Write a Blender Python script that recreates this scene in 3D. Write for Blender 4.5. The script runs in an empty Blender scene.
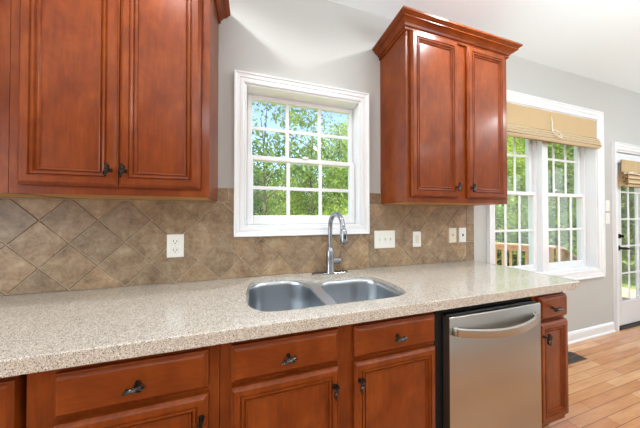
import bpy, bmesh, math, random
import numpy as np
from mathutils import Vector, Matrix
random.seed(7); rng = np.random.default_rng(7)
R = math.radians
sc = bpy.context.scene
COL = sc.collection

# ------------------------------------------------------------------ camera
cam = bpy.data.cameras.new('camera'); cam.sensor_width = 36; cam.lens = 223.5156*36/640
cam.clip_start = .02; cam.clip_end = 300
co = bpy.data.objects.new('camera', cam); COL.objects.link(co)
co.location = (0, -1.4423, 1.2769); co.rotation_euler = (R(90.5975), 0, R(-16.9633))
sc.camera = co
# ------------------------------------------------------------------ exposure
sc.view_settings.view_transform = 'Standard'; sc.view_settings.look = 'None'
sc.view_settings.exposure = 0.12; sc.view_settings.gamma = 1; sc.view_settings.use_curve_mapping = False
# ------------------------------------------------------------------ sky
w = bpy.data.worlds.new('sky'); sc.world = w; w.use_nodes = True
nt = w.node_tree; nt.nodes.clear()
sky = nt.nodes.new('ShaderNodeTexSky'); sky.sky_type = 'NISHITA'; sky.sun_disc = False
sky.sun_elevation = R(48); sky.sun_rotation = R(200); sky.air_density = 1.0; sky.dust_density = 1.2
bg = nt.nodes.new('ShaderNodeBackground'); bg.inputs['Strength'].default_value = 0.38
wo = nt.nodes.new('ShaderNodeOutputWorld')
nt.links.new(sky.outputs[0], bg.inputs[0]); nt.links.new(bg.outputs[0], wo.inputs[0])
# ------------------------------------------------------------------ sun (behind the house, high, lights the garden)
sl = bpy.data.lights.new('sun', 'SUN'); sl.energy = 10; sl.angle = R(1); sl.color = (1, .95, .86)
so = bpy.data.objects.new('sun', sl); COL.objects.link(so); so.rotation_euler = (R(27), 0, R(32))
# ------------------------------------------------------------------ fill light added at the out-of-view walls, which have no windows, and the ceiling's lamps
def area(name, loc, rot, sx, sy, e, col=(1, 1, 1)):
    l = bpy.data.lights.new(name, 'AREA'); l.shape = 'RECTANGLE'; l.size = sx; l.size_y = sy; l.energy = e; l.color = col
    o = bpy.data.objects.new(name, l); COL.objects.link(o); o.location = loc; o.rotation_euler = rot
    return o
SOUTH = -4.4; X0_W = -3.0
area('wall_fill', (0.2, SOUTH+.02, 1.45), (R(90), 0, 0), 1.3, 1.7, 3, (.82, .92, 1))
area('wall_fill', (3.4, SOUTH+.02, 1.35), (R(90), 0, 0), 2.2, 2.0, 5, (.82, .92, 1))
area('wall_fill', (6.58, -2.2, 1.45), (R(90), 0, R(90)), 2.0, 1.8, 26, (.78, .90, 1))
area('wall_fill', (X0_W+.03, -2.0, 1.6), (R(90), 0, R(-90)), 1.8, 1.7, 42, (.86, .94, 1))  # added on the left to lift the cabinet side that faces it
# up-facing fill added behind the camera to brighten the ceiling, like a bounced flash
area('bounce_fill', (-.6, -1.9, 1.75), (R(180), 0, 0), 1.2, 1.0, 26, (.82, .93, 1))
area('bounce_fill', (1.9, -1.9, 1.75), (R(180), 0, 0), 1.2, 1.0, 44, (.82, .93, 1))
area('bounce_fill', (4.6, -2.0, 1.75), (R(180), 0, 0), 1.2, 1.0, 32, (.82, .93, 1))
def downlight(x, y, e):
    l = bpy.data.lights.new('downlight_lamp', 'SPOT'); l.energy = e; l.spot_size = R(166); l.spot_blend = .35
    l.shadow_soft_size = .07; l.color = (.96, .975, 1)
    o = bpy.data.objects.new('downlight_lamp', l); COL.objects.link(o); o.location = (x, y, 2.745)
DL = [(-.45, -.62), (1.31, -.62), (-.62, -2.9), (1.32, -2.9), (3.6, -1.6), (3.6, -3.2)]  # first pair follows from the wall's V shadow; the rest are added unseen fill
for x, y in DL: downlight(x, y, 42 if x < 3 and y > -2 else 40)

# ================================================================== materials
def s2l(c):
    return tuple(((v/255)/12.92 if v/255 <= .04045 else (((v/255)+.055)/1.055)**2.4) for v in c) + (1,)
def mat(name, base, rough=.5, metal=0, **k):
    m = bpy.data.materials.new(name); m.use_nodes = True
    b = m.node_tree.nodes['Principled BSDF']
    b.inputs['Base Color'].default_value = s2l(base); b.inputs['Roughness'].default_value = rough; b.inputs['Metallic'].default_value = metal
    for kk, v in k.items(): b.inputs[kk.replace('_', ' ')].default_value = v
    return m
def N(m, t, **k):
    n = m.node_tree.nodes.new(t)
    for kk, v in k.items(): setattr(n, kk, v)
    return n
def L(m, a, b): m.node_tree.links.new(a, b)
def P(m): return m.node_tree.nodes['Principled BSDF']
def noise(m, scale, detail=4, stretch=(1, 1, 1), rough=.55, coord='Object', dist=0):
    tc = N(m, 'ShaderNodeTexCoord'); mp = N(m, 'ShaderNodeMapping'); mp.inputs['Scale'].default_value = stretch
    n = N(m, 'ShaderNodeTexNoise'); n.inputs['Scale'].default_value = scale; n.inputs['Detail'].default_value = detail
    n.inputs['Roughness'].default_value = rough; n.inputs['Distortion'].default_value = dist
    L(m, tc.outputs[coord], mp.inputs[0]); L(m, mp.outputs[0], n.inputs['Vector'])
    return n
def ramp(m, src, stops):
    r = N(m, 'ShaderNodeValToRGB'); e = r.color_ramp.elements
    while len(e) < len(stops): e.new(.5)
    for i, (p, c) in enumerate(stops): e[i].position = p; e[i].color = s2l(c)
    L(m, src, r.inputs[0]); return r
def mix(m, a, b, fac, typ='MIX'):
    x = N(m, 'ShaderNodeMix', data_type='RGBA', blend_type=typ)
    for s, i in ((fac, 0), (a, 6), (b, 7)):
        if hasattr(s, 'is_linked'): L(m, s, x.inputs[i])
        else: x.inputs[i].default_value = s
    return x.outputs[2]
def bump(m, src, strength=.2, dist=.001):
    b = N(m, 'ShaderNodeBump'); b.inputs['Strength'].default_value = strength; b.inputs['Distance'].default_value = dist
    L(m, src, b.inputs['Height']); L(m, b.outputs[0], P(m).inputs['Normal'])

def wood(name, dark, mid, light, rough=.30, stretch=(1, 1, .12), coat=.12):
    m = mat(name, mid, rough, Coat_Weight=coat, Coat_Roughness=.15, Specular_IOR_Level=.22)
    a = noise(m, 6, 6, (1, 1, .75), .6, dist=.5)
    r1 = ramp(m, a.outputs[0], [(.3, dark), (.5, mid), (.72, light)])
    g = noise(m, 90, 6, stretch, .6)
    r2 = ramp(m, g.outputs[0], [(.35, (222, 222, 222)), (.65, (255, 255, 255))])
    L(m, mix(m, r1.outputs[0], r2.outputs[0], .8, 'MULTIPLY'), P(m).inputs['Base Color'])
    bump(m, g.outputs[0], .04)
    return m
M = {}
M['cherry'] = wood('cherry_wood', (112, 46, 11), (131, 58, 16), (150, 73, 25))
M['cherry_h'] = wood('cherry_wood_horizontal', (112, 46, 11), (131, 58, 16), (150, 73, 25), stretch=(.12, 1, 1))
M['maple'] = wood('maple_underside', (190, 140, 78), (206, 156, 92), (218, 172, 108), .5, coat=0)
M['dark'] = mat('dark_interior', (14, 11, 10), .8)
M['toe'] = wood('toe_kick_wood', (70, 32, 16), (90, 42, 22), (105, 50, 28), .5, coat=0)
M['wall'] = mat('wall_paint', (197, 196, 192), .75)
bump(M['wall'], noise(M['wall'], 260, 2).outputs[0], .05)
M['ceil'] = mat('ceiling_paint', (240, 248, 249), .9)
M['white'] = mat('white_gloss_paint', (240, 240, 241), .35)
M['doorw'] = mat('door_white_paint', (232, 233, 235), .35)
M['plate'] = mat('white_plastic', (238, 236, 230), .3)
M['almond'] = mat('almond_plastic', (228, 218, 200), .35)
M['slot'] = mat('black_slot', (15, 15, 15), .6)
M['black'] = mat('black_metal', (22, 21, 21), .35, .6)
M['blackp'] = mat('black_plastic', (10, 10, 11), .3)
M['bronze'] = mat('antique_pewter', (88, 80, 70), .35, .9)
n_ = noise(M['bronze'], 160, 3); r_ = ramp(M['bronze'], n_.outputs[0], [(.4, (26, 24, 22)), (.66, (112, 104, 95))])
L(M['bronze'], r_.outputs[0], P(M['bronze']).inputs['Base Color'])
M['chrome'] = mat('satin_nickel', (158, 160, 164), .22, 1)
def steel(name, c, rough, st, aniso=.6):
    m = mat(name, c, rough, 1, Anisotropic=aniso)
    n = noise(m, 60, 4, st, .6)
    mr = N(m, 'ShaderNodeMapRange'); mr.inputs[3].default_value = rough-.07; mr.inputs[4].default_value = rough+.1
    L(m, n.outputs[0], mr.inputs[0]); L(m, mr.outputs[0], P(m).inputs['Roughness'])
    return m
M['steel'] = steel('brushed_steel_front', (176, 172, 166), .33, (.02, 1, 8), .3)
M['sink'] = mat('sink_steel', (200, 205, 210), .30, 1)
M['glass'] = bpy.data.materials.new('window_glass'); g = M['glass']; g.use_nodes = True; g.node_tree.nodes.clear()
tr = N(g, 'ShaderNodeBsdfTransparent'); gl = N(g, 'ShaderNodeBsdfGlossy'); gl.inputs['Roughness'].default_value = .02
lw = N(g, 'ShaderNodeLayerWeight'); lw.inputs[0].default_value = .5
pw = N(g, 'ShaderNodeMath', operation='POWER'); L(g, lw.outputs['Facing'], pw.inputs[0]); pw.inputs[1].default_value = 5
fr = N(g, 'ShaderNodeMath', operation='MULTIPLY_ADD'); L(g, pw.outputs[0], fr.inputs[0]); fr.inputs[1].default_value = .9; fr.inputs[2].default_value = .025
mx = N(g, 'ShaderNodeMixShader'); go = N(g, 'ShaderNodeOutputMaterial')
L(g, fr.outputs[0], mx.inputs[0]); L(g, tr.outputs[0], mx.inputs[1]); L(g, gl.outputs[0], mx.inputs[2]); L(g, mx.outputs[0], go.inputs[0])

# speckled solid-surface worktop
m = M['counter'] = mat('speckled_worktop', (205, 190, 172), .20, Coat_Weight=.6, Coat_Roughness=.08)
tc = N(m, 'ShaderNodeTexCoord')
def speck(m, scale, lo, hi):
    v = N(m, 'ShaderNodeTexVoronoi'); v.inputs['Scale'].default_value = scale; L(m, tc.outputs['Object'], v.inputs['Vector'])
    sep = N(m, 'ShaderNodeSeparateColor'); L(m, v.outputs['Color'], sep.inputs[0])
    mr = N(m, 'ShaderNodeMapRange'); mr.inputs[1].default_value = lo; mr.inputs[2].default_value = hi; L(m, sep.outputs[0], mr.inputs[0])
    return mr.outputs[0]
base = ramp(m, noise(m, 60, 3).outputs[0], [(.35, (194, 186, 174)), (.65, (206, 199, 188))]).outputs[0]
c1 = mix(m, base, s2l((142, 126, 110)), speck(m, 620, .74, .86))
c2 = mix(m, c1, s2l((238, 228, 214)), speck(m, 560, .78, .88))
c3 = mix(m, c2, s2l((84, 74, 66)), speck(m, 620, .85, .90))
L(m, c3, P(m).inputs['Base Color'])

# slate-look ceramic tile (a tint per tile comes from the mesh attribute)
m = M['tile'] = mat('brown_ceramic_tile', (150, 128, 104), .42)
at = N(m, 'ShaderNodeAttribute', attribute_name='tint')
a = noise(m, 13, 8, (1, 1, 1), .74, dist=.25)
r1 = ramp(m, a.outputs[0], [(.3, (124, 101, 79)), (.45, (162, 136, 109)), (.56, (180, 156, 128)), (.7, (204, 184, 158))])
b_ = noise(m, 60, 5, (1, 1, 1), .65)
r2 = ramp(m, b_.outputs[0], [(.3, (200, 196, 190)), (.6, (255, 255, 255))])
x1 = mix(m, r1.outputs[0], r2.outputs[0], .6, 'MULTIPLY')
tr2 = ramp(m, at.outputs['Fac'], [(0, (218, 216, 213)), (.5, (236, 231, 224)), (1, (255, 247, 236))])
L(m, mix(m, x1, tr2.outputs[0], 1.0, 'MULTIPLY'), P(m).inputs['Base Color'])
bump(m, b_.outputs[0], .25, .0015)
M['grout'] = mat('grout', (190, 172, 148), .9)

# strip floor
m = M['floor'] = mat('oak_strip_floor', (214, 160, 106), .16, Coat_Weight=.5, Coat_Roughness=.12)
tc2 = N(m, 'ShaderNodeTexCoord'); br = N(m, 'ShaderNodeTexBrick')
br.inputs['Scale'].default_value = 1; br.inputs['Brick Width'].default_value = .72; br.inputs['Row Height'].default_value = .060
br.inputs['Mortar Size'].default_value = .0016; br.inputs['Bias'].default_value = 0; br.offset = .37; br.offset_frequency = 2
br.inputs['Color1'].default_value = s2l((196, 130, 78)); br.inputs['Color2'].default_value = s2l((224, 172, 120)); br.inputs['Mortar'].default_value = s2l((120, 78, 46))
L(m, tc2.outputs['Object'], br.inputs['Vector'])
gn = noise(m, 30, 6, (.12, 1, 1), .6)
gr = ramp(m, gn.outputs[0], [(.3, (225, 205, 185)), (.65, (255, 255, 255))])
L(m, mix(m, br.outputs['Color'], gr.outputs[0], .8, 'MULTIPLY'), P(m).inputs['Base Color'])

m = M['shade'] = mat('linen_shade', (206, 178, 134), .9)
n_ = noise(m, 400, 2, (1, 1, 1)); r_ = ramp(m, n_.outputs[0], [(.3, (190, 160, 116)), (.7, (214, 188, 146))]); L(m, r_.outputs[0], P(m).inputs['Base Color'])
m = M['stripe'] = mat('striped_linen', (225, 208, 176), .9)
tc3 = N(m, 'ShaderNodeTexCoord'); wv = N(m, 'ShaderNodeTexWave', bands_direction='Z'); wv.inputs['Scale'].default_value = 9
L(m, tc3.outputs['Object'], wv.inputs['Vector'])
r_ = ramp(m, wv.outputs[0], [(.16, (122, 92, 48)), (.32, (206, 184, 144)), (.8, (222, 204, 170))]); L(m, r_.outputs[0], P(m).inputs['Base Color'])
M['trimband'] = mat('brown_band', (120, 88, 46), .8)
M['deck'] = wood('cedar_deck', (232, 190, 144), (240, 204, 162), (246, 216, 178), .6, (.1, 1, 1), 0)
m = M['grass'] = mat('lawn', (120, 140, 70), .9)
n_ = noise(m, 3, 8); r_ = ramp(m, n_.outputs[0], [(.3, (84, 112, 44)), (.55, (130, 156, 74)), (.75, (172, 164, 112))]); L(m, r_.outputs[0], P(m).inputs['Base Color'])
M['bark'] = wood('bark', (84, 72, 60), (112, 98, 84), (138, 124, 108), .9, (1, 1, .2), 0)
M['siding'] = mat('pale_siding', (214, 216, 216), .8)
M['roof'] = mat('roof_shingle', (110, 108, 106), .9)
M['vent'] = mat('brown_register', (96, 84, 70), .4, .6)
def leafmat(name, a, b):
    m = mat(name, a, .6)
    oi = noise(m, 1.6, 3); r = ramp(m, oi.outputs[0], [(.35, a), (.62, b)])
    L(m, r.outputs[0], P(m).inputs['Base Color'])
    t = N(m, 'ShaderNodeBsdfTranslucent'); L(m, r.outputs[0], t.inputs[0])
    ms = N(m, 'ShaderNodeMixShader'); ms.inputs[0].default_value = .45
    o = m.node_tree.nodes['Material Output']; L(m, P(m).outputs[0], ms.inputs[1]); L(m, t.outputs[0], ms.inputs[2]); L(m, ms.outputs[0], o.inputs[0])
    return m
M['leafa'] = leafmat('leaf_bright', (122, 150, 60), (186, 206, 98))
M['leafb'] = leafmat('leaf_mid', (84, 114, 60), (142, 166, 92))
M['leafc'] = leafmat('leaf_deep', (52, 78, 50), (96, 124, 78))

# ================================================================== helpers
class MB:
    def __init__(s): s.bm = bmesh.new()
    def box(s, x0, x1, y0, y1, z0, z1, bev=0, seg=1):
        r = bmesh.ops.create_cube(s.bm, size=1)
        bmesh.ops.transform(s.bm, matrix=Matrix.Translation(((x0+x1)/2, (y0+y1)/2, (z0+z1)/2)) @ Matrix.Diagonal((abs(x1-x0), abs(y1-y0), abs(z1-z0), 1)), verts=r['verts'])
        if bev:
            es = list({e for v in r['verts'] for e in v.link_edges})
            bmesh.ops.bevel(s.bm, geom=es, offset=bev, segments=seg, affect='EDGES')
        return s
    def tube(s, pts, rad, n=12, cap=True):
        pts = [Vector(p) for p in pts]; rad = [rad]*len(pts) if not hasattr(rad, '__len__') else rad
        rings = []; up = None
        for i, p in enumerate(pts):
            t = (pts[min(i+1, len(pts)-1)]-pts[max(i-1, 0)]).normalized()
            if up is None: up = Vector((0, 0, 1)) if abs(t.z) < .9 else Vector((1, 0, 0))
            a = t.cross(up)
            if a.length < 1e-4: a = t.cross(Vector((0, 1, 0)))
            a.normalize(); b = a.cross(t).normalized(); up = b
            rings.append([s.bm.verts.new(p+(a*math.cos(q)+b*math.sin(q))*rad[i]) for q in [2*math.pi*k/n for k in range(n)]])
        for i in range(len(rings)-1):
            for k in range(n): s.bm.faces.new((rings[i][k], rings[i][(k+1) % n], rings[i+1][(k+1) % n], rings[i+1][k]))
        if cap: s.bm.faces.new(rings[0]); s.bm.faces.new(rings[-1][::-1])
        return s
    def loft(s, rings, cap0=True, cap1=True):
        vs = [[s.bm.verts.new(p) for p in r] for r in rings]; n = len(vs[0])
        for i in range(len(vs)-1):
            for k in range(n): s.bm.faces.new((vs[i][k], vs[i][(k+1) % n], vs[i+1][(k+1) % n], vs[i+1][k]))
        if cap0: s.bm.faces.new(vs[0])
        if cap1: s.bm.faces.new(vs[-1][::-1])
        return s
    def strip(s, rows):      # open grid
        vs = [[s.bm.verts.new(p) for p in r] for r in rows]
        for i in range(len(vs)-1):
            for k in range(len(vs[0])-1): s.bm.faces.new((vs[i][k], vs[i][k+1], vs[i+1][k+1], vs[i+1][k]))
        return s
    def ellipsoid(s, c, r, rot=None, seg=14, rings=9):
        q = bmesh.ops.create_uvsphere(s.bm, u_segments=seg, v_segments=rings, radius=1)
        mt = Matrix.Translation(c) @ (rot or Matrix.Identity(4)) @ Matrix.Diagonal((*r, 1))
        bmesh.ops.transform(s.bm, matrix=mt, verts=q['verts']); return s
    def build(s, name, m, parent=None, smooth=False, loc=None, sharp=40):
        bmesh.ops.recalc_face_normals(s.bm, faces=s.bm.faces[:])
        me = bpy.data.meshes.new(name)
        # origin at the base centre of the mesh
        if loc is None and len(s.bm.verts):
            xs = [v.co.x for v in s.bm.verts]; ys = [v.co.y for v in s.bm.verts]; zs = [v.co.z for v in s.bm.verts]
            loc = Vector(((min(xs)+max(xs))/2, (min(ys)+max(ys))/2, min(zs)))
        loc = Vector(loc)
        bmesh.ops.translate(s.bm, vec=-loc, verts=s.bm.verts[:])
        s.bm.to_mesh(me); s.bm.free()
        me.materials.append(m)
        o = bpy.data.objects.new(name, me); COL.objects.link(o); 
        if parent is not None:
            o.parent = parent; o.location = loc - world_loc(parent)
        else: o.location = loc
        if smooth:
            for f in me.polygons: f.use_smooth = True
            me.set_sharp_from_angle(angle=R(sharp))
        return o
def world_loc(o):
    v = Vector(o.location)
    while o.parent: o = o.parent; v = v + Vector(o.location)
    return v
def tag(o, label=None, cat=None, group=None, kind=None):
    if label: o['label'] = label
    if cat: o['category'] = cat
    if group: o['group'] = group
    if kind: o['kind'] = kind
    return o
def thing(name, loc, label=None, cat=None, group=None, kind=None):
    o = bpy.data.objects.new(name, None); COL.objects.link(o); o.location = loc; o.empty_display_size = .05
    return tag(o, label, cat, group, kind)
def copy_tree(o, parent=None):
    c = o.copy(); COL.objects.link(c)
    if parent is not None: c.parent = parent
    for ch in [q for q in bpy.data.objects if q.parent == o]: copy_tree(ch, c)
    return c

# ================================================================== the setting
CEIL = 2.765; X0, X1 = -3.0, 6.6
O1 = (-.044, .742, 1.212, 2.095)      # sink window opening
O2 = (2.045, 3.575, .712, 2.325)      # double window opening
OD = (3.945, 4.80, 0.0, 2.035)        # door opening
def wall_with_holes(name, x0, x1, z0, z1, y0, y1, holes, m):
    b = MB(); xs = sorted({x0, x1, *[h[0] for h in holes], *[h[1] for h in holes]}); zs = sorted({z0, z1, *[h[2] for h in holes], *[h[3] for h in holes]})
    for i in range(len(xs)-1):
        # merge vertically where possible
        col = []
        for j in range(len(zs)-1):
            cx, cz = (xs[i]+xs[i+1])/2, (zs[j]+zs[j+1])/2
            if any(h[0] < cx < h[1] and h[2] < cz < h[3] for h in holes): col.append(None)
            else: col.append((zs[j], zs[j+1]))
        j = 0
        while j < len(col):
            if col[j] is None: j += 1; continue
            a, bb = col[j]
            while j+1 < len(col) and col[j+1] is not None: j += 1; bb = col[j][1]
            b.box(xs[i], xs[i+1], y0, y1, a, bb); j += 1
    return b.build(name, m, loc=((x0+x1)/2, y0, z0))
tag(wall_with_holes('wall_north', X0, X1, 0, CEIL, 0, .15, [O1, O2, OD], M['wall']), kind='structure')
SW = [(-.5, .9, .6, 2.35), (2.2, 4.6, .3, 2.4)]
tag(wall_with_holes('wall_south', X0, X1, 0, CEIL, SOUTH-.15, SOUTH, [], M['wall']), kind='structure')
tag(MB().box(X0-.15, X0, SOUTH-.15, .15, 0, CEIL).build('wall_west', M['wall']), kind='structure')
tag(MB().box(X1, X1+.15, SOUTH-.15, .15, 0, CEIL).build('wall_east', M['wall']), kind='structure')
tag(MB().box(X0-.15, X1+.15, SOUTH-.15, .15, -.1, 0).build('floor', M['floor'], loc=(0, 0, 0)), kind='structure')
tag(MB().box(X0-.15, X1+.15, SOUTH-.15, .15, CEIL, CEIL+.12).build('ceiling', M['ceil']), kind='structure')
def baseboard(name, x0, x1, y):
    prof = [(-.0, 0), (-.024, 0), (-.024, .012), (-.015, .02), (-.015, .085), (-.010, .097), (-.004, .105), (0, .105)]
    return tag(MB().loft([[(x, y+a, z) for a, z in prof] for x in (x0, x1)]).build(name, M['white']), kind='structure')
baseboard('baseboard_north', 1.75, 3.85, 0)
baseboard('baseboard_east', 4.88, X1, 0)

def casing(parent, o, wd, name='casing', bottom=True):
    x0, x1, z0, z1 = o; b = MB()
    prof = [(0, 0), (0, -.012), (.008, -.016), (wd*.42, -.016), (wd*.46, -.013), (wd*.50, -.019), (wd*.80, -.022), (wd*.86, -.028), (wd, -.028), (wd, 0)]
    def ring(d): return [(x0-d, z0-(d if bottom else 0)), (x1+d, z0-(d if bottom else 0)), (x1+d, z1+d), (x0-d, z1+d)]
    rows = []
    for d, y in prof:
        r = [(x, y, z) for x, z in ring(d)]
        if not bottom: r = [r[0], r[3], r[2], r[1]]
        rows.append(r)
    if bottom:
        for i in range(len(rows)): rows[i] = rows[i]+[rows[i][0]]
    b.strip(rows)
    if not bottom:
        for k in (0, -1): b.bm.verts.ensure_lookup_table()
    return b.build(name, M['white'], parent)
def frame_box(b, x0, x1, z0, z1, y0, y1, l, r, bt, tp):
    b.box(x0, x0+l, y0, y1, z0, z1, .003); b.box(x1-r, x1, y0, y1, z0, z1, .003)
    b.box(x0+l, x1-r, y0, y1, z0, z0+bt, .003); b.box(x0+l, x1-r, y0, y1, z1-tp, z1, .003)
def sash(parent, name, x0, x1, z0, z1, y, stile, bt, tp, cols, rows):
    b = MB(); frame_box(b, x0, x1, z0, z1, y, y+.035, stile, stile, bt, tp)
    s = b.build(name, M['white'], parent)
    gx0, gx1, gz0, gz1 = x0+stile, x1-stile, z0+bt, z1-tp
    MB().box(gx0-.004, gx1+.004, y+.016, y+.020, gz0-.004, gz1+.004).build('glass_pane', M['glass'], s)
    g = MB()
    for i in range(1, cols): cx = gx0+(gx1-gx0)*i/cols; g.box(cx-.0125, cx+.0125, y+.006, y+.0155, gz0, gz1, .002)
    for j in range(1, rows):
        cz = gz0+(gz1-gz0)*j/rows; last = gx0
        g.box(gx0, gx1, y+.007, y+.0150, cz-.0115, cz+.0115, .002)
    g.build('muntin_grid', M['white'], s)
    return s
def liner(parent, o, y0, y1, t=.012, name='jamb'):
    b = MB(); x0, x1, z0, z1 = o; frame_box(b, x0, x1, z0, z1, y0, y1, t, t, t, t); return b.build(name, M['white'], parent)

w1 = thing('window_1', (.349, 0, 1.212), kind='structure')
casing(w1, O1, .058)
liner(w1, O1, -.004, .13)
b = MB(); frame_box(b, O1[0]+.012, O1[1]-.012, O1[2]+.012, O1[3]-.012, .128, .148, .02, .02, .016, .02); b.build('window_frame', M['white'], w1)
sash(w1, 'upper_sash', -.030, .728, 1.645, 2.082, .092, .030, .03, .028, 3, 2)
sash(w1, 'lower_sash', -.030, .726, 1.226, 1.672, .055, .038, .058, .030, 3, 2)
b = MB().box(.33, .37, .040, .058, 1.668, 1.682, .003); b.build('sash_lock', M['white'], w1)

w2 = thing('window_2', (2.82, 0, .735), kind='structure')
casing(w2, O2, .085)
liner(w2, O2, -.004, .15, .014)
MB().box(2.755, 2.842, .03, .14, O2[2]+.014, O2[3]-.014, .004).build('mullion', M['white'], w2)
for xa, xb in ((2.06, 2.755), (2.842, 3.56)):
    b = MB(); frame_box(b, xa, xb, O2[2]+.014, O2[3]-.014, .075, .145, .016, .016, .02, .03); b.build('window_frame', M['white'], w2)
    sash(w2, 'upper_sash', xa+.016, xb-.016, 1.485, 2.29, .108, .040, .035, .04, 3, 2)
    sash(w2, 'lower_sash', xa+.016, xb-.016, .748, 1.52, .070, .042, .045, .035, 3, 2)

# garden door
d1 = thing('door_1', (4.36, 0, 0), kind='structure')
casing(d1, OD, .075, bottom=False)
b = MB(); b.box(OD[0], OD[0]+.006, 0, .15, 0, OD[3]); b.box(OD[1]-.02, OD[1], 0, .15, 0, OD[3]); b.box(OD[0]+.02, OD[1]-.02, 0, .15, OD[3]-.018, OD[3])
b.build('jamb', M['white'], d1)
MB().box(OD[0]+.02, OD[1]-.02, -.02, .15, 0, .018, .004).build('threshold', M['black'], d1)
b = MB(); frame_box(b, 3.952, 4.772, .025, 2.008, .012, .055, .10, .10, .26, .12); sl_ = b.build('door_leaf', M['doorw'], d1)
b = MB(); frame_box(b, 4.044, 4.680, .277, 1.896, .006, .012, .022, .022, .022, .022); b.build('glass_frame', M['doorw'], d1)
MB().box(4.05, 4.674, .030, .036, .283, 1.890).build('glass_pane', M['glass'], d1)
b = MB()
for i in (1, 2): cx = 4.066+(4.658-4.066)*i/3; b.box(cx-.010, cx+.010, .020, .029, .298, 1.876)
for j in (1, 2, 3, 4): cz = .298+(1.876-.298)*j/5; b.box(4.066, 4.658, .0205, .0285, cz-.008, cz+.008)
b.box(4.083, 4.099, .020, .029, .298, 1.876)
b.build('muntin_grid', M['white'], d1)
b = MB().tube([(3.990, .012, 1.052), (3.990, -.010, 1.052)], .027, 20); b.tube([(3.990, -.010, 1.052), (3.990, -.022, 1.052)], .014, 12); b.box(3.985, 3.995, -.038, -.020, 1.037, 1.067, .003)
b.build('deadbolt', M['black'], d1, True)
b = MB().tube([(3.990, .012, .917), (3.990, -.004, .917)], .030, 20); b.tube([(3.990, -.004, .917), (3.990, -.05, .917), (3.998, -.058, .917), (4.02, -.06, .916), (4.07, -.06, .912), (4.105, -.06, .909)], [.012, .012, .011, .010, .009, .008], 12)
b.build('lever_handle', M['black'], d1, True)

# backsplash: diamond-laid tiles inside a straight border
def clip_poly(poly, x0, x1, z0, z1):
    def cl(ps, ax, val, keep_gt):
        out = []
        for i in range(len(ps)):
            a, b = ps[i], ps[(i+1) % len(ps)]; ia = (a[ax] >= val) == keep_gt or a[ax] == val; ib = (b[ax] >= val) == keep_gt or b[ax] == val
            if ia: out.append(a)
            if ia != ib:
                t = (val-a[ax])/(b[ax]-a[ax]); out.append((a[0]+t*(b[0]-a[0]), a[1]+t*(b[1]-a[1])))
        return out
    for ax, v, g_ in ((0, x0, True), (0, x1, False), (1, z0, True), (1, z1, False)):
        poly = cl(poly, ax, v, g_)
        if len(poly) < 3: return None
    ar = 0
    for i in range(len(poly)): a, b = poly[i], poly[(i+1) % len(poly)]; ar += a[0]*b[1]-b[0]*a[1]
    return poly if abs(ar)/2 > 1e-4 else None
bs = bmesh.new(); tint = bs.faces.layers.float.new('tint')
gx, gz, ax_, az_ = -.986, 1.257, .1155, .1165
rects = [(-1.62, -.104, .9065, 1.362), (-.104, .802, .9065, 1.152), (.802, 1.719, .9065, 1.362)]
def add_tile(poly):
    n = len(poly); t = random.random()
    cx = sum(p[0] for p in poly)/n; cz = sum(p[1] for p in poly)/n
    rings = []
    for s, y in ((0, -.002), (0, -.0068), (.0025, -.0085)):
        r = []
        for p in poly:
            d = math.hypot(p[0]-cx, p[1]-cz); k = 1-s/max(d, .02); r.append(bs.verts.new((cx+(p[0]-cx)*k, y, cz+(p[1]-cz)*k)))
        rings.append(r)
    fs = [bs.faces.new(rings[-1])]
    for i in range(2):
        for k in range(n): fs.append(bs.faces.new((rings[i][k], rings[i][(k+1) % n], rings[i+1][(k+1) % n], rings[i+1][k])))
    for f in fs: f[tint] = t
g2 = .0022
for i in range(-10, 28):
    for j in range(-6, 5):
        if (i+j) % 2: 
            cx, cz = gx+i*ax_, gz+j*az_
            for rc in rects:
                rr = (rc[0]+g2, rc[1]-g2 if rc[1] != -.104 else rc[1], rc[2], rc[3]-g2)
                po = clip_poly([(cx-ax_+g2*1.4, cz), (cx, cz-az_+g2*1.4), (cx+ax_-g2*1.4, cz), (cx, cz+az_-g2*1.4)], *rr)
                if po: add_tile(po)
def rect_tile(x0, x1, z0, z1): add_tile([(x0+g2, z0+g2), (x1-g2, z0+g2), (x1-g2, z1-g2), (x0+g2, z1-g2)])
x = -1.62
while x < -.105: rect_tile(x, min(x+.165, -.102), 1.362, 1.446); x += .165
x = .804
while x < 1.718: rect_tile(x, min(x+.1528, 1.721), 1.362, 1.446); x += .1528
z = .9065
while z < 1.44: rect_tile(1.721, 1.806, z, min(z+.158, 1.446)); z += .158
bmesh.ops.recalc_face_normals(bs, faces=bs.faces[:])
me = bpy.data.meshes.new('tiles'); bs.to_mesh(me); bs.free(); me.materials.append(M['tile'])
bk = MB(); 
for r in ((-1.62, -.102, .9065, 1.446), (-.102, .802, .9065, 1.154), (.802, 1.806, .9065, 1.446)): bk.box(r[0], r[1], -.0045, -.0002, r[2], r[3])
bko = bk.build('backsplash', M['grout'], loc=(0, 0, .9065))
tag(bko, 'brown stone-look backsplash laid in diamonds with a straight border, behind the worktop', 'backsplash')
to = bpy.data.objects.new('tiles', me); COL.objects.link(to); to.parent = bko; to.location = (0, 0, -.9065)

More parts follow.
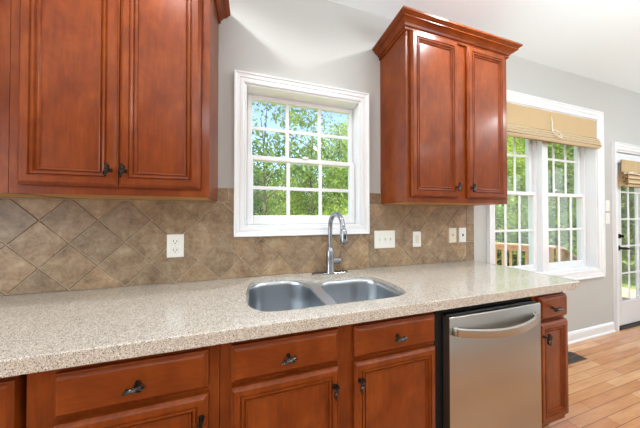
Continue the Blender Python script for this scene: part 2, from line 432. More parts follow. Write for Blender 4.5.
# ================================================================== cabinets
def panel_rings(x0, x1, z0, z1, yf, prof):
    out = []
    for ins, dep in prof: out.append([(x0+ins, yf+dep, z0+ins), (x1-ins, yf+dep, z0+ins), (x1-ins, yf+dep, z1-ins), (x0+ins, yf+dep, z1-ins)])
    return out
def cab_door(parent, x0, x1, z0, z1, yf, knob=None, name='door', m='cherry', k=1.0, label=None):
    """yf = y of the front face; door is 19 mm thick; recessed panel behind stepped moulding"""
    pr = [(0, .0245), (0, .010), (.003, .0085), (.006, .005), (.012, .0), (.034, .0), (.036, .005), (.040, .0055), (.043, -.001), (.049, .0), (.052, .008), (.057, .009), (.0595, .003), (.063, .004), (.066, .0105)]
    pr = [(a*k, d) for a, d in pr]
    d = MB().loft(panel_rings(x0, x1, z0, z1, yf, pr), True, False).build(name, M[m], parent)
    i = pr[-1][0]
    MB().box(x0+i-.002, x1-i+.002, yf+.0095, yf+.016, z0+i-.002, z1-i+.002).build('panel', M[m], d)
    if knob: leaf_knob(d, *knob)
    return d
def drawer_front(parent, x0, x1, z0, z1, yf, knob=None, name='drawer_front'):
    pr = [(0, .0245), (0, .012), (.003, .0105), (.007, .006), (.013, .0004), (.015, .0), (.018, .0)]
    d = MB().loft(panel_rings(x0, x1, z0, z1, yf, pr)).build(name, M['cherry_h'], parent)
    if knob: leaf_knob(d, *knob)
    return d
def leaf_knob(parent, x, y, z, kind):
    """pewter knob shaped as a pair of ribbed leaves; kind 'h' lies across, 'v' stands upright. y = face it is fixed to"""
    b = MB(); b.tube([(x, y, z), (x, y-.004, z)], .009, 12); b.tube([(x, y-.003, z), (x, y-.014, z), (x, y-.022, z)], [.005, .004, .006], 10)
    ang = R(8) if kind == 'h' else R(82)
    def leaf(cx, cz, a, ln, wd):
        # lens-shaped leaf with a raised mid rib
        n = 9; rows = []
        for i in range(n):
            t = i/(n-1); u = (t-.5)*ln; h = wd*math.sin(math.pi*(t*.92+.04))**.8
            ring = []
            for q in range(8):
                w_ = 2*math.pi*q/8; v = math.cos(w_)*h; dp = math.sin(w_)*.0045*(1+.8*(1-abs(math.cos(w_))))+(.0012 if i % 2 else 0)
                ring.append((cx+u*math.cos(a)-v*math.sin(a), y-.025-dp, cz+u*math.sin(a)+v*math.cos(a)))
            rows.append(ring)
        b.loft(rows)
    leaf(x, z-.003, ang, .056, .0075)
    c, s = math.cos(ang), math.sin(ang)
    leaf(x+.012*c-.003*s, z+.012*s+.003*c-.002, ang+R(16), .028, .0045)
    leaf(x-.008*c-.003*s, z-.008*s+.003*c-.002, ang-R(16), .026, .0045)
    leaf(x+.006*c+.004*s, z+.006*s-.004*c-.002, ang-R(18), .026, .0045)
    return b.build('knob', M['bronze'], parent, True)

def face_frame(parent, x0, x1, z0, z1, yf, holes):
    """19 mm thick frame with rectangular openings"""
    b = MB(); xs = sorted({x0, x1, *[h[0] for h in holes], *[h[1] for h in holes]}); zs = sorted({z0, z1, *[h[2] for h in holes], *[h[3] for h in holes]})
    for i in range(len(xs)-1):
        run = None
        for j in range(len(zs)):
            solid = j < len(zs)-1 and not any(h[0] < (xs[i]+xs[i+1])/2 < h[1] and h[2] < (zs[j]+zs[j+1])/2 < h[3] for h in holes)
            if solid and run is None: run = zs[j]
            if not solid and run is not None: b.box(xs[i], xs[i+1], yf, yf+.019, run, zs[j]); run = None
    return b.build('face_frame', M['cherry'], parent)
ZU0, ZU1, ZC0, ZC1 = 1.366, 2.44, 2.428, 2.503
def crown(parent, x0, x1, yf, left=True, right=True):
    pr = [(0, ZC0), (.009, ZC0), (.012, ZC0+.004), (.012, ZC0+.010), (.007, ZC0+.012), (.007, ZC0+.016), (.016, ZC0+.019), (.022, ZC0+.028), (.032, ZC0+.037), (.044, ZC0+.043), (.050, ZC0+.044), (.050, ZC0+.049), (.046, ZC0+.050), (.052, ZC0+.054), (.060, ZC0+.060), (.066, ZC0+.064), (.066, ZC1), (-.0, ZC1)]
    rows = []
    for o, z in pr:
        l = o if left else 0; r = o if right else 0
        rows.append([(x0-l, -.001, z), (x0-l, yf-o, z), (x1+r, yf-o, z), (x1+r, -.001, z)])
    b = MB().strip(rows); b.box(x0+.001, x1-.001, yf+.001, -.002, ZC1-.012, ZC1-.001)
    return b.build('crown_moulding', M['cherry_h'], parent)
def wall_cabinet(x0, x1, doors, label, lc=True, rc=True, group=None):
    """doors: (x0,x1,knob_x)"""
    YF = -.287
    t = thing('wall_cabinet', ((x0+x1)/2, 0, ZU0), label, 'cabinet', group)
    b = MB(); b.box(x0, x0+.016, YF+.019, -.001, ZU0, ZU1); b.box(x1-.016, x1, YF+.019, -.001, ZU0, ZU1)
    b.box(x0+.016, x1-.016, -.012, -.001, ZU0+.02, ZU1); b.box(x0+.016, x1-.016, YF+.019, -.012, ZU1-.016, ZU1)
    b.build('carcass', M['cherry'], t)
    MB().box(x0+.0165, x1-.0165, YF+.0195, -.0015, ZU0+.001, ZU0+.015).build('bottom_panel', M['maple'], t)
    hs = [(a+.02, c-.02, ZU0+.05, ZU1-.05) for a, c, _ in doors]
    if len(doors) == 2 and doors[1][0]-doors[0][1] < .02: hs = [(doors[0][0]+.02, doors[1][1]-.02, ZU0+.05, ZU1-.05)]
    face_frame(t, x0, x1, ZU0, ZU1, YF, hs)
    for a, c, kx in doors: cab_door(t, a, c, ZU0+.034, ZC0-.002, YF-.0246, (kx, YF-.0246, 1.467, 'v'))
    crown(t, x0, x1, YF, lc, rc)
    return t
wall_cabinet(-.883, -.193, [(-.849, -.536, -.560), (-.5325, -.226, -.509)], 'two-door cherry wall cabinet left of the sink window, its knobs side by side', False, True)
wall_cabinet(.905, 1.776, [(.931, 1.300, 1.274), (1.382, 1.735, 1.400)], 'two-door cherry wall cabinet with crown moulding between the sink window and the double window')
wall_cabinet(-1.60, -.885, [(-1.57, -1.24, -1.26), (-1.235, -.925, -1.20)], 'cherry wall cabinet cut off by the left edge of the picture', False, False)

YB = -.604; ZB0, ZB1 = .11, .860
def base_carcass(t, x0, x1, skip_back=False):
    b = MB(); b.box(x0, x0+.016, YB+.019, -.003, ZB0, ZB1-.001); b.box(x1-.016, x1, YB+.019, -.003, ZB0, ZB1-.001)
    b.box(x0+.016, x1-.016, YB+.019, -.003, ZB0, ZB0+.016); b.box(x0+.016, x1-.016, -.012, -.003, ZB0+.016, ZB1-.02)
    b.build('carcass', M['cherry'], t)
    MB().box(x0, x1, YB+.075, YB+.09, 0, ZB0).build('toe_kick', M['toe'], t)
def base_cabinet(name, x0, x1, fronts, label, kind='drawer'):
    """fronts: list of (x0,x1, drawer knob x or None, door knob x)"""
    t = thing(name, ((x0+x1)/2, YB/2, 0), label, 'cabinet')
    base_carcass(t, x0, x1)
    hs = []
    for a, c, *_ in fronts: hs += [(a+.02, c-.02, .735, .815), (a+.02, c-.02, .18, .68)]
    face_frame(t, x0, x1, ZB0, ZB1-.001, YB, hs)
    for a, c, dk, kk in fronts:
        drawer_front(t, a, c, .709, .832, YB-.026, (dk, YB-.026, .772, 'h'), kind if kind == 'drawer' else 'false_drawer_front')
        cab_door(t, a, c, .152, .690, YB-.026, (kk, YB-.026, .624, 'v'), k=.82)
    return t
base_cabinet('base_cabinet', -.598, -.104, [(-.530, -.137, -.328, -.153)], 'cherry base cabinet under the worktop, left of the sink cabinet')
base_cabinet('sink_base_cabinet', -.102, .803, [(-.065, .327, .129, .305), (.394, .795, .590, .413)], 'wide cherry sink cabinet with two doors and two false drawer fronts', 'false')
base_cabinet('base_cabinet', 1.470, 1.741, [(1.499, 1.732, 1.590, 1.517)], 'narrow one-door cherry base cabinet at the right end of the worktop')
t = thing('base_cabinet', (-.95, YB/2, 0), 'full-height-door cherry base cabinet at the lower left corner of the picture', 'cabinet')
base_carcass(t, -1.60, -.615)
face_frame(t, -1.60, -.615, ZB0, ZB1-.001, YB+.001, [(-1.57, -.64, .18, .81)])
cab_door(t, -1.590, -1.215, .155, .832, YB-.025, (-1.245, YB-.025, .624, 'v'), k=.82)
cab_door(t, -1.21, -.612, .155, .832, YB-.025, (-1.18, YB-.025, .63, 'v'), k=.82)

# worktop with built-up edge and the sink cut-out
CT = .905
def smooth_closed(pts, n=6):
    out = []; m_ = len(pts)
    for i in range(m_):
        p0, p1, p2, p3 = [Vector(pts[(i+k) % m_]) for k in (-1, 0, 1, 2)]
        for k in range(n):
            t = k/n
            out.append(.5*((2*p1)+(-p0+p2)*t+(2*p0-5*p1+4*p2-p3)*t*t+(-p0+3*p1-3*p2+p3)*t**3))
    return [(v.x, v.y) for v in out]
def rr(x0, x1, y0, y1, rs, n=7):
    """rounded rectangle counter-clockwise from lower-right; rs = radii (front-left, front-right, back-right, back-left)"""
    out = []
    for (cx, cy, r, a0) in ((x0+rs[0], y0+rs[0], rs[0], 180), (x1-rs[1], y0+rs[1], rs[1], 270), (x1-rs[2], y1-rs[2], rs[2], 0), (x0+rs[3], y1-rs[3], rs[3], 90)):
        for k in range(n+1): a = R(a0+90*k/n); out.append((cx+r*math.cos(a), cy+r*math.sin(a)))
    return out
cut = smooth_closed([(-.024, -.36), (-.022, -.22), (.000, -.130), (.055, -.085), (.150, -.072), (.250, -.080), (.318, -.125), (.362, -.178), (.42, -.172), (.56, -.164), (.665, -.178), (.722, -.245), (.742, -.36), (.738, -.47), (.705, -.530), (.62, -.553), (.45, -.553), (.30, -.553), (.14, -.555), (.04, -.535), (-.012, -.46)], 5)
bmc = bmesh.new()
outer = [(-1.62, -.648), (1.794, -.648), (1.811, -.641), (1.818, -.624), (1.812, -.0005), (-1.62, -.0005)]
def inset_outer(d): return [(-1.62, -.648+d), (1.794-d*.3, -.648+d), (1.811-d*.7, -.641+d*.7), (1.818-d, -.624+d*.3), (1.812-d, -.0005), (-1.62, -.0005)]
def loopv(pts, z): return [bmc.verts.new((x, y, z)) for x, y in pts]
o0 = loopv(inset_outer(.004), CT); o1 = loopv(inset_outer(.0012), CT-.0012); o2 = loopv(outer, CT-.004); o3 = loopv(outer, .861)
i0 = loopv(cut, CT); i1 = loopv(cut, .886)
es = []
for lp in (o0, i0):
    for k in range(len(lp)): es.append(bmc.edges.new((lp[k], lp[(k+1) % len(lp)])))
bmesh.ops.triangle_fill(bmc, use_beauty=True, edges=es)
for a, b_ in ((o0, o1), (o1, o2), (o2, o3), (i0, i1)):
    for k in range(len(a)): bmc.faces.new((a[k], a[(k+1) % len(a)], b_[(k+1) % len(a)], b_[k]))
# underside: slab plus a return behind the built-up edge
q1 = loopv([(-1.62, -.600), (1.755, -.600), (1.755, -.599), (1.755, -.5985), (1.755, -.0005), (-1.62, -.0005)], .861)
q2 = loopv([(-1.62, -.600), (1.755, -.600), (1.755, -.599), (1.755, -.5985), (1.755, -.0005), (-1.62, -.0005)], .886)
for a, b_ in ((o3, q1), (q1, q2)):
    for k in range(len(a)-1 if a is o3 else len(a)):
        try: bmc.faces.new((a[k], a[(k+1) % len(a)], b_[(k+1) % len(a)], b_[k]))
        except Exception: pass
es = []
for lp in (q2, i1):
    for k in range(len(lp)):
        e = bmc.edges.get((lp[k], lp[(k+1) % len(lp)])) or bmc.edges.new((lp[k], lp[(k+1) % len(lp)])); es.append(e)
bmesh.ops.triangle_fill(bmc, use_beauty=True, edges=es)
bb = MB(); bb.bm.free(); bb.bm = bmc
wt = bb.build('worktop', M['counter'], loc=(0, -.3, .861))
tag(wt, 'long speckled beige worktop with a rounded cut-out for the sink', 'worktop')

# sink
sk = thing('kitchen_sink', (.36, -.33, .70), 'double-bowl stainless steel sink set under the worktop below the window', 'sink')
def bowl(x0, x1, y0, y1, rs, depth, name, zt=.885):
    b = MB(); n = 7
    def sh(d, z, k=1): return [(x, y, z) for x, y in rr(x0+d, x1-d, y0+d, y1-d, [max(r-d, .02) for r in rs], n)]
    prof = [(0, zt), (.003, zt-.004), (.005, zt-.02), (.010, zt-depth*.55), (.014, zt-depth+.04), (.022, zt-depth+.016), (.040, zt-depth+.003), (.075, zt-depth)]
    b.strip([(lambda r: r+[r[0]])(sh(d, z)) for d, z in prof])
    cx, cy = (x0+x1)/2, (y0+y1)/2
    last = sh(*prof[-1]); nn = len(last)
    ring2 = [(cx+.045*math.cos(math.atan2(p[1]-cy, p[0]-cx)), cy+.045*math.sin(math.atan2(p[1]-cy, p[0]-cx)), zt-depth-.002) for p in last]
    ring3 = [(cx+(p[0]-cx)*.9, cy+(p[1]-cy)*.9, zt-depth-.008) for p in ring2]
    b.strip([last+[last[0]], ring2+[ring2[0]], ring3+[ring3[0]]])
    o = b.build(name, M['sink'], sk, True)
    for f in o.data.polygons: f.use_smooth = True
    b2 = MB().tube([(cx, cy, zt-depth-.012), (cx, cy, zt-depth-.0085)], .0385, 24)
    for q in range(8): a = q*math.pi/4; b2.tube([(cx+.02*math.cos(a), cy+.02*math.sin(a), zt-depth-.0085), (cx+.02*math.cos(a), cy+.02*math.sin(a), zt-depth-.0075)], .005, 8)
    b2.build('drain', M['chrome'], o, True)
    return o
BL = (-.016, .318, -.545, -.084, (.085, .05, .16, .10)); BR = (.368, .730, -.545, -.178, (.05, .075, .12, .07))
bowl(*BL[:4], BL[4], .215, 'bowl'); bowl(*BR[:4], BR[4], .18, 'bowl')
# flange with two holes
bmf = bmesh.new()
def lpf(p, z): return [bmf.verts.new((x, y, z)) for x, y in p]
fo = lpf(rr(-.048, .768, -.578, -.052, (.08, .08, .08, .08), 6), .8853)
f1 = lpf(rr(*BL[:4], BL[4]), .8853); f2 = lpf(rr(*BR[:4], BR[4]), .8853)
es = []
for lp in (fo, f1, f2):
    for k in range(len(lp)): es.append(bmf.edges.new((lp[k], lp[(k+1) % len(lp)])))
bmesh.ops.triangle_fill(bmf, use_beauty=True, edges=es)
bb = MB(); bb.bm.free(); bb.bm = bmf; bb.build('flange', mat('satin_steel_flange', (215, 219, 222), .42, 1), sk)

# faucet
fx, fy = .490, -.062
f = thing('kitchen_faucet', (fx, fy, CT), 'tall gooseneck pull-down faucet in brushed nickel standing behind the sink', 'faucet')
b = MB(); b.loft([[(x, y, z) for x, y in rr(fx-.123+d, fx+.123-d, fy-.027+d, fy+.027-d, [.026-d]*4, 8)] for d, z in ((0, CT), (0, CT+.005), (.003, CT+.008))]); b.build('base_plate', M['chrome'], f, True)
b = MB(); zz = [(0.030, .006), (.030, .014), (.026, .022), (.0255, .100), (.0265, .145), (.024, .150), (.020, .160), (.0145, .170)]
b.loft([[(fx+r*math.cos(a), fy+r*math.sin(a), CT+z) for a in [2*math.pi*k/24 for k in range(24)]] for r, z in zz]); b.build('body', M['chrome'], f, True)
dv = Vector((.022, -.150, 0)).normalized(); rad = .080
pts = [Vector((fx, fy, CT+.16)), Vector((fx, fy, CT+.22)), Vector((fx, fy, CT+.28))]
zc_ = CT+.302
for k in range(0, 15): a = math.pi*k/14*.97; pts.append(Vector((fx, fy, zc_))+dv*(rad-rad*math.cos(a))+Vector((0, 0, math.sin(a)*rad*1.05)))
e_ = pts[-1]; pts.append(e_+Vector((0, 0, -.012))+dv*.001)
MB().tube(pts, .0150, 16).build('gooseneck_spout', M['chrome'], f, True)
hd = pts[-1]
b = MB().tube([hd, hd+Vector((.002, -.002, -.015)), hd+Vector((.003, -.006, -.06)), hd+Vector((.004, -.008, -.085)), hd+Vector((.004, -.008, -.090))], [.0165, .0205, .023, .0245, .021], 18)
so_ = b.build('spray_head', M['chrome'], f, True)
p = hd+Vector((.003, -.0275, -.045)); MB().ellipsoid(p, (.007, .005, .016)).build('spray_button', M['blackp'], so_, True)
b = MB().tube([(fx+.02, fy, CT+.082), (fx+.068, fy-.008, CT+.082), (fx+.074, fy-.009, CT+.082)], [.0195, .0195, .014], 16)
lo = b.build('valve', M['chrome'], f, True)
MB().tube([(fx+.058, fy-.008, CT+.094), (fx+.060, fy-.03, CT+.115), (fx+.052, fy-.055, CT+.150)], [.006, .005, .0045], 10).build('lever', M['chrome'], f, True)

# dishwasher
dw = thing('dishwasher', (1.15, -.33, 0), 'stainless steel dishwasher with an arched bar handle, between the sink cabinet and the narrow cabinet', 'dishwasher')
MB().box(.812, 1.464, -.600, -.03, .115, .858).build('tub', M['dark'], dw)
MB().box(.812, 1.464, -.602, -.570, .01, .115).build('kick_plate', M['blackp'], dw)
MB().box(.852, 1.458, -.628, -.604, .795, .824, .002).build('control_strip', M['blackp'], dw)
b = MB(); rows = []
xs = np.linspace(.850, 1.460, 15)
for z in (.115, .118, .40, .815, .820):
    ins = .002 if z in (.115, .820) else 0
    rows.append([(x, -.648-.006*(1-((x-1.155)/.305)**2)+ins*2, z) for x in xs])
bk_ = [[(x, -.610, z) for x in xs] for z in (.115, .820)]
b.strip([bk_[0]]+rows+[bk_[1]])
for s in (0, -1): b.bm.verts.ensure_lookup_table()
for xi in (.850, 1.460): b.box(xi-.0004 if xi > 1 else xi, xi if xi > 1 else xi+.0004, -.647, -.610, .118, .818)
dp = b.build('door_panel', M['steel'], dw, True)
b = MB(); rows = []
for k in range(21):
    t_ = k/20; x = .872+(1.405-.872)*t_; bow = .050*math.sin(math.pi*t_)**.8
    yo = -.655-.008-bow; dz = .020-.0*bow; zc2 = .760-.010*math.sin(math.pi*t_); th = .008
    rows.append([(x, yo-th, zc2-dz*.8), (x, yo-th-.002, zc2), (x, yo-th, zc2+dz*.8), (x, yo, zc2+dz), (x, yo+th*.4, zc2+dz*.6), (x, yo+th*.4, zc2-dz*.6), (x, yo, zc2-dz)])
b.loft(rows)
for x in (.872, 1.405): b.box(x-.010, x+.010, -.668, -.650, .742, .779, .003)
b.build('bar_handle', M['steel'], dw, True, sharp=50)
MB().box(.868, .905, -.6295, -.6278, .8055, .8105).build('badge', M['chrome'], dw)

# ================================================================== wall plates
def plate(name, x0, x1, z0, z1, label, cat, m='plate', y=-.0085, group=None):
    b = MB(); b.loft(panel_rings(x0, x1, z0, z1, y-.006, [(0, .006), (0, .003), (.003, .0005), (.006, 0)])); t = b.build(name, M[m], None)
    tag(t, label, cat, group); return t
def screw(t, x, z, y): MB().tube([(x, y, z), (x, y-.0012, z)], .003, 10).build('screw', M['almond'], t)
yp = -.0145
t = plate('outlet', -.449, -.366, 1.048, 1.176, 'white double power outlet below the left wall cabinet', 'outlet')
for zc3 in (1.136, 1.088):
    s = MB().box(-.4245, -.3905, yp-.003, yp, zc3-.015, zc3+.015, .002).build('socket', M['plate'], t)
    q = MB().box(-.4165, -.4140, yp-.0036, yp-.003, zc3-.002, zc3+.009); q.box(-.4010, -.3985, yp-.0036, yp-.003, zc3-.002, zc3+.007); q.tube([(-.4075, yp-.0036, zc3-.009), (-.4075, yp-.003, zc3-.009)], .003, 8); q.build('slots', M['slot'], s)
screw(t, -.4075, 1.112, yp)
t = plate('switch_plate', .848, 1.020, 1.044, 1.172, 'wide white plate with three toggle switches, right of the faucet', 'light switch')
for cx in (.888, .934, .980):
    s = MB().box(cx-.006, cx+.006, yp-.001, yp+.001, 1.096, 1.120).build('toggle_slot', M['almond'], t)
    MB().box(cx-.004, cx+.004, yp-.012, yp, 1.108, 1.117, .001).build('toggle', M['plate'], t)
    screw(t, cx, 1.078, yp); screw(t, cx, 1.138, yp)
t = plate('switch_plate', 1.181, 1.255, 1.042, 1.160, 'single white rocker switch plate between the triple switch and the paired plates', 'light switch')
MB().box(1.202, 1.234, yp-.003, yp+.001, 1.070, 1.132, .002).build('rocker', M['almond'], t)
t = plate('switch_plate', 1.531, 1.607, 1.062, 1.182, 'left one of the two plates side by side under the right wall cabinet', 'light switch', 'almond')
MB().box(1.564, 1.574, yp-.012, yp, 1.118, 1.132, .001).build('toggle', M['almond'], t); screw(t, 1.569, 1.092, yp); screw(t, 1.569, 1.152, yp)
t = plate('wall_jack', 1.636, 1.712, 1.062, 1.182, 'white plate with a dark jack, beside the backsplash edge', 'wall jack')
MB().box(1.666, 1.682, yp-.0015, yp+.001, 1.113, 1.131, .001).build('jack_socket', M['slot'], t); screw(t, 1.674, 1.092, yp); screw(t, 1.674, 1.152, yp)
for z0, z1, lb in ((1.347, 1.465, 'upper white switch plate on the wall between window and garden door'), (1.205, 1.323, 'lower white switch plate on the wall between window and garden door')):
    t = plate('switch_plate', 3.735, 3.810, z0-.012, z1-.010, lb, 'light switch', y=-.0002)
    MB().box(3.758, 3.786, -.0090, -.005, (z0+z1)/2-.041, (z0+z1)/2+.019, .002).build('rocker', M['plate'], t)

# ================================================================== roman shades
def shade(name, x0, x1, z1, zf, z0, y, label, nf=4):
    t = thing(name, ((x0+x1)/2, y, z0), label, 'window shade')
    n = 26; xs = np.linspace(x0, x1, n)
    b = MB(); b.strip([[(x, y-.002-.003*math.sin(i*.9), z) for i, x in enumerate(xs)] for z in (z1, (z1+zf)/2, zf)]+[[(x, y+.004, z) for x in xs] for z in (zf, z1)])
    b.build('flat_panel', M['shade'], t)
    MB().box(x0+.002, x1-.002, y+.005, y+.026, z1-.03, z1-.001).build('headrail', M['white'], t)
    # stacked pleats
    h = (zf-z0)/nf
    for k in range(nf):
        b = MB(); zt = zf+.012-h*k; rows = []
        for q in range(9):
            a = q/8; out = -.004-.030*math.sin(math.pi*(a**.6))*(.62+.1*k)-.003*k
            rows.append([(x, y+out-.003*math.sin(i*.5+k), zt-a*(h+.014)-.007*(k/nf)*math.sin(math.pi*i/(n-1))*(k == nf-1)) for i, x in enumerate(xs)])
        rows.append([(x, y-.0, zt-(h+.012)*.9) for x in xs])
        b.strip(rows); b.build('pleat', M['stripe'], t, True)
    MB().box(x0, x1, y-.010, y-.002, zf-.001, zf+.012).build('band', M['trimband'], t)
    return t
s = shade('roman_shade', 2.062, 3.558, 2.308, 2.10, 2.000, -.012, 'wide tan roman shade with striped folds gathered at the top of the double window')
b = MB(); b.tube([(2.80, -.020, 2.25), (2.803, -.026, 2.19), (2.798, -.030, 2.12)], .004, 8); b.tube([(2.798, -.03, 2.12), (2.74, -.06, 2.09), (2.79, -.065, 2.055), (2.86, -.065, 2.03), (2.85, -.065, 2.08), (2.798, -.04, 2.115)], .0045, 8)
b.build('tied_cord', M['plate'], s, True)
s = shade('roman_shade', 3.978, 4.720, 1.918, 1.765, 1.615, -.030, 'short tan roman shade gathered over the glass of the garden door', 3)
b = MB(); rows = []
for q in range(8):
    a = q/7; rows.append([(3.974+.05*math.cos(t2)*math.sin(math.pi*(a*.8+.15)), -.045-.035*math.sin(t2), 1.77-a*.15) for t2 in np.linspace(-1.6, 1.6, 9)])
b.strip(rows).build('gathered_tail', M['shade'], s, True)
MB().tube([(3.972, -.055, 1.755), (4.05, -.085, 1.765), (4.12, -.075, 1.758), (4.3, -.06, 1.752)], .007, 8).build('tied_cord', M['plate'], s, True)

# floor register
t = MB().box(2.60, 2.88, -.215, -.100, 0, .004, .0015); t = t.build('floor_register', M['vent']); tag(t, 'dark metal floor register beside the baseboard near the worktop end', 'floor vent')
b = MB()
for k in range(12): x = 2.615+k*.0215; b.box(x, x+.009, -.205, -.162, .004, .0046); b.box(x, x+.009, -.153, -.110, .004, .0046)
b.build('slots', M['slot'], t)

# recessed ceiling lamps, added ones included
lampm = mat('lamp_lens', (255, 250, 240), .4); P(lampm).inputs['Emission Color'].default_value = (1, .95, .88, 1); P(lampm).inputs['Emission Strength'].default_value = 3
pl = None
for k, (x, y) in enumerate(DL):
    if pl is None:
        pl = thing('recessed_light', (x, y, CEIL), 'round recessed light in the ceiling', 'ceiling light', 'recessed ceiling lights')
        b = MB(); b.strip([[(x+r*math.cos(a), y+r*math.sin(a), z) for a in [2*math.pi*q/24 for q in range(25)]] for r, z in ((.095, CEIL-.0005), (.093, CEIL-.006), (.075, CEIL-.008), (.070, CEIL-.0015))]); b.build('trim_ring', M['white'], pl, True)
        MB().tube([(x, y, CEIL-.001), (x, y, CEIL-.0035)], .070, 24).build('lens', lampm, pl)
    else:
        c = copy_tree(pl); c.location = (x, y, CEIL)

# ================================================================== outdoors
GZ = -.75
b = MB(); n = 40; rows = []
for j in range(n):
    y = .2+j*1.6
    rows.append([(-40+i*3.0, y, GZ+.04*math.sin(i*.7+j)+max(0, (y-14)*.05)) for i in range(44)])
b.strip(rows); tag(b.build('ground', M['grass'], loc=(0, 0, GZ)), kind='structure')
# deck outside the double window and door
DZ = -.16
dk = thing('wooden_deck', (4.2, 1.0, GZ), 'pale wooden deck outside the double window and garden door', 'deck')
b = MB()
nb = 14
for k in range(nb):
    y0 = .17+k*.142; 
    xr = 7.2 if y0 < 1.15 else 5.2-(y0-1.2)*.73
    b.box(1.6, xr, y0, y0+.135, DZ-.03, DZ, .004)
b.build('deck_boards', M['deck'], dk)
b = MB()
b.box(1.62, 4.6, 2.06, 2.10, DZ-.20, DZ-.03); b.build('rim_board', M['deck'], dk)
for x, y in ((1.7, .3), (1.7, 2.0), (4.4, 2.0), (5.15, 1.2), (7.1, 1.2), (7.1, .3)): MB().box(x-.045, x+.045, y-.045, y+.045, GZ-.05, DZ-.03).build('deck_post', M['deck'], dk)
def railing(p0, p1, top0, top1, label):
    p0, p1 = Vector(p0), Vector(p1); d = (p1-p0); Ln = d.length; d.normalize(); n_ = Vector((-d.y, d.x))
    t = thing('deck_railing', ((p0.x+p1.x)/2, (p0.y+p1.y)/2, DZ), label, 'railing', None)
    def q(u, v, z): c = p0+d*u+n_*v; return (c.x, c.y, z)
    def hz(u): return top0+(top1-top0)*u/Ln
    def bar(u0, u1, v0, v1, za0, za1, zb0, zb1, b):
        b.loft([[q(u0, v0, za0), q(u0, v1, za0), q(u0, v1, za1), q(u0, v0, za1)], [q(u1, v0, zb0), q(u1, v1, zb0), q(u1, v1, zb1), q(u1, v0, zb1)]])
    b = MB(); bar(-.06, Ln+.06, -.07, .07, hz(0)-.035, hz(0), hz(Ln)-.035, hz(Ln), b); b.build('top_rail', M['deck'], t)
    off0 = top0-DZ; off = top0-.07-DZ
    b = MB(); bar(.04, Ln-.04, -.02, .02, hz(0)-.13, hz(0)-.036, hz(Ln)-.13, hz(Ln)-.036, b); b.build('upper_rail', M['deck'], t)
    b = MB(); bar(.04, Ln-.04, -.02, .02, hz(0)-off+.03, hz(0)-off+.10, hz(Ln)-off+.03, hz(Ln)-off+.10, b); b.build('bottom_rail', M['deck'], t)
    for u in (0, Ln): b = MB(); bar(u-.045, u+.045, -.045, .045, max(DZ if top0 == top1 else GZ, GZ), hz(u)-.036, max(DZ if top0 == top1 else GZ, GZ), hz(u)-.036, b); b.build('post', M['deck'], t)
    k = 0; u = .14
    while u < Ln-.08:
        b = MB(); bar(u, u+.042, .021, .055, hz(u)-off+.0, hz(u)-.037, hz(u)-off+.0, hz(u)-.037, b); b.build('baluster', M['deck'], t); u += .118
    return t
railing((1.7, 2.02), (4.50, 2.02), .74, .74, 'far side of the pale wooden deck railing, behind the left sash of the double window')
railing((4.62, 1.98), (5.20, 1.24), .74, .74, 'short angled deck railing seen through the lower panes of the double window')
railing((5.34, 1.16), (6.1, 1.16), .74, .30, 'sloping stair railing right of the angled deck railing')

# trees
def leaves(nclu, nleaf, ctr, rad, crad, size, sq=1.0):
    c = rng.normal(size=(nclu, 3)); c /= np.linalg.norm(c, axis=1)[:, None]; c *= (rng.random((nclu, 1))**(1/2.2))
    c = c*np.array(rad)+np.array(ctr)
    p = np.repeat(c, nleaf, axis=0)+rng.normal(size=(nclu*nleaf, 3))*crad*np.array([1, 1, .6])
    n = len(p); u = rng.normal(size=(n, 3)); u /= np.linalg.norm(u, axis=1)[:, None]
    v = np.cross(u, rng.normal(size=(n, 3))); v /= np.linalg.norm(v, axis=1)[:, None]
    s = size*(.6+.8*rng.random((n, 1)))
    q = np.stack([p-u*s, p+v*s*.45, p+u*s, p-v*s*.45], axis=1).reshape(-1, 3)
    return q
def leafmesh(name, q, m):
    n = len(q)//4; me = bpy.data.meshes.new(name); me.vertices.add(n*4); me.loops.add(n*4); me.polygons.add(n)
    me.vertices.foreach_set('co', q.astype(np.float32).ravel()); me.loops.foreach_set('vertex_index', np.arange(n*4, dtype=np.int32))
    me.polygons.foreach_set('loop_start', np.arange(0, n*4, 4, dtype=np.int32)); me.update(calc_edges=True); me.validate(); me.materials.append(m)
    return me
def tree_proto(h, cr, m, nclu, nleaf, cz, crz, trunk_r, size=.10, clu=.42):
    fol = leafmesh('foliage', leaves(nclu, nleaf, (0, 0, cz), (cr, cr, crz), clu, size), m)
    b = MB(); pts = [(0, 0, -.2)]; x = y = 0
    for k in range(1, 8): x += random.uniform(-.1, .1); y += random.uniform(-.1, .1); pts.append((x, y, h*k/7*.92))
    b.tube(pts, [trunk_r*(1-.11*k) for k in range(8)], 9)
    for k in range(9):
        z0 = h*random.uniform(.3, .8); a = random.uniform(0, 6.28); ln = cr*random.uniform(.5, .9); i = min(int(z0/(h*.92)*7), 6); px, py, _ = pts[i]
        b.tube([(px, py, z0), (px+ln*.5*math.cos(a), py+ln*.5*math.sin(a), z0+ln*.35), (px+ln*math.cos(a), py+ln*math.sin(a), z0+ln*.9)], [trunk_r*.4, trunk_r*.22, trunk_r*.08], 6)
    bmesh.ops.recalc_face_normals(b.bm, faces=b.bm.faces[:])
    me = bpy.data.meshes.new('trunk'); b.bm.to_mesh(me); b.bm.free(); me.materials.append(M['bark'])
    return fol, me
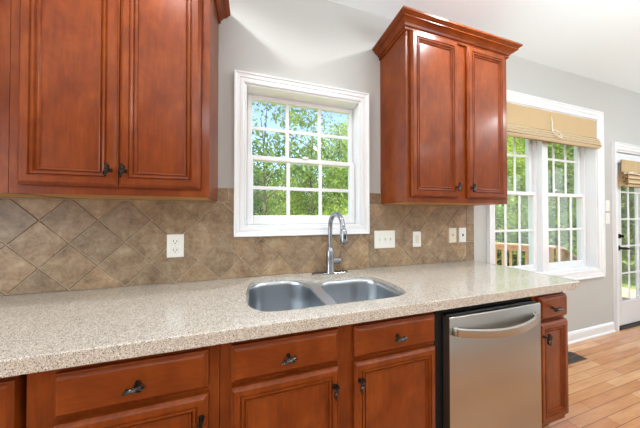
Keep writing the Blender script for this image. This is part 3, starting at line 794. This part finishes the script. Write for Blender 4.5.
PR = {'a': tree_proto(9.5, 2.3, M['leafa'], 120, 130, 5.2, 4.2, .13),
      'b': tree_proto(11, 2.6, M['leafb'], 130, 130, 6.3, 4.6, .16),
      'c': tree_proto(12, 2.6, M['leafc'], 130, 130, 6.3, 5.6, .18),
      's': tree_proto(6.5, 1.9, M['leafb'], 34, 70, 4.6, 2.3, .07, .09, .38),
      'u': tree_proto(3.0, 1.6, M['leafa'], 70, 120, 1.3, 1.35, .05, .08, .35),
      'v': tree_proto(3.4, 1.8, M['leafc'], 60, 110, 1.5, 1.5, .05, .09, .35)}
def tree(k, x, y, s, rz, label, group=None, name='leafy_tree', cat='tree'):
    t = thing(name, (x, y, GZ+max(0, (y-14)*.05)-.05), label, cat, group); t.rotation_euler.z = rz; t.scale = (s, s, s)
    fol, tr_ = PR[k]
    for nm, me in (('foliage', fol), ('trunk', tr_)):
        o = bpy.data.objects.new(nm, me); COL.objects.link(o); o.parent = t
def at(deg, dist):   # deg = bearing from the wall's normal, dist = metres from the camera's place
    return dist*math.sin(R(deg)), -1.44+dist*math.cos(R(deg))
G1 = 'back row of trees behind the sink window'; G2 = 'back row of trees behind the double window'
def T(k, deg, dist, s, label, group=None, **kw):
    x, y = at(deg, dist); tree(k, x, y, s, (deg*7+dist) % 6.28, label, group, **kw)
T('s', 3.5, 9.0, 1.0, 'slender sparse young tree against the sky, left half of the sink window')
T('s', 14.5, 11.5, 1.15, 'slender young tree in the middle of the sink window, rising through both sashes')
T('a', 21.5, 15.5, .95, 'bright yellow-green tree filling the right third of the sink window')
T('a', 8.0, 16.5, .62, 'bright yellow-green tree in the lower middle of the sink window')
T('c', -3.5, 17.5, .50, 'dark green low tree at the left edge of the sink window')
for i, (deg, dist, s, k) in enumerate([(1.5, 23, .62, 'b'), (12.5, 22, .62, 'b'), (25.5, 23, .72, 'c'), (-8, 23.5, .6, 'c'), (-17, 19, .7, 'b'), (-26, 21, .75, 'a'), (33, 20, .8, 'b')]):
    T(k, deg, dist, s, 'leafy tree in the hazy back row of the wood behind the sink window', G1)
for i, (deg, dist, k) in enumerate([(-5, 12.5, 'v'), (7.5, 12.6, 'u'), (24, 11.2, 'u'), (2, 28.5, 'v'), (9, 29, 'u'), (16.5, 28, 'v'), (22.5, 29, 'u')]):
    T(k, deg, dist, 1.0 if dist < 20 else 1.5, 'low leafy bush at the foot of the trees behind the sink window', 'bushes behind the sink window', name='leafy_bush', cat='bush')
T('a', 50.5, 12.5, .80, 'bright green tree behind the left sash of the double window')
T('a', 63.5, 17.0, .86, 'bright green tree beyond the deck, behind the mullion of the double window')
T('b', 74, 12.5, .74, 'mid green tree seen through the garden door')
for i, (deg, dist, s, k) in enumerate([(40, 22, .9, 'b'), (47, 19.5, .95, 'a'), (56.5, 22, .98, 'a'), (71.5, 21.5, .98, 'a'), (64, 27.5, 1.1, 'b'), (51, 31, 1.25, 'b'), (75, 30, 1.25, 'a'), (58, 36, 1.4, 'b'), (69, 38, 1.4, 'b')]):
    T(k, deg, dist, s, 'tall leafy tree in the back row of the wood behind the double window and door', G2)
for i, (deg, dist, k) in enumerate([(57.5, 15.2, 'u'), (61, 12.2, 'u'), (69.0, 14.6, 'u'), (63.5, 22.0, 'u'), (80, 19, 'u'), (52.5, 25, 'u')]):
    T(k, deg, dist, 1.0, 'low leafy bush at the wood edge behind the double window and door', 'bushes behind the double window', name='leafy_bush', cat='bush')
# dark garden fence behind the deck
fe = thing('garden_fence', (7.2, 5.0, GZ), 'dark metal picket fence on the lawn beyond the wooden deck', 'fence')
b = MB(); b.box(4.2, 10.4, 4.98, 5.02, GZ+1.66, GZ+1.70); b.box(4.2, 10.4, 4.98, 5.02, GZ+.2, GZ+.24); b.build('rail', M['black'], fe)
b = MB()
for k in range(56): b.box(4.22+k*.11, 4.24+k*.11, 4.99, 5.01, GZ, GZ+1.75)
b.build('pickets', M['black'], fe)
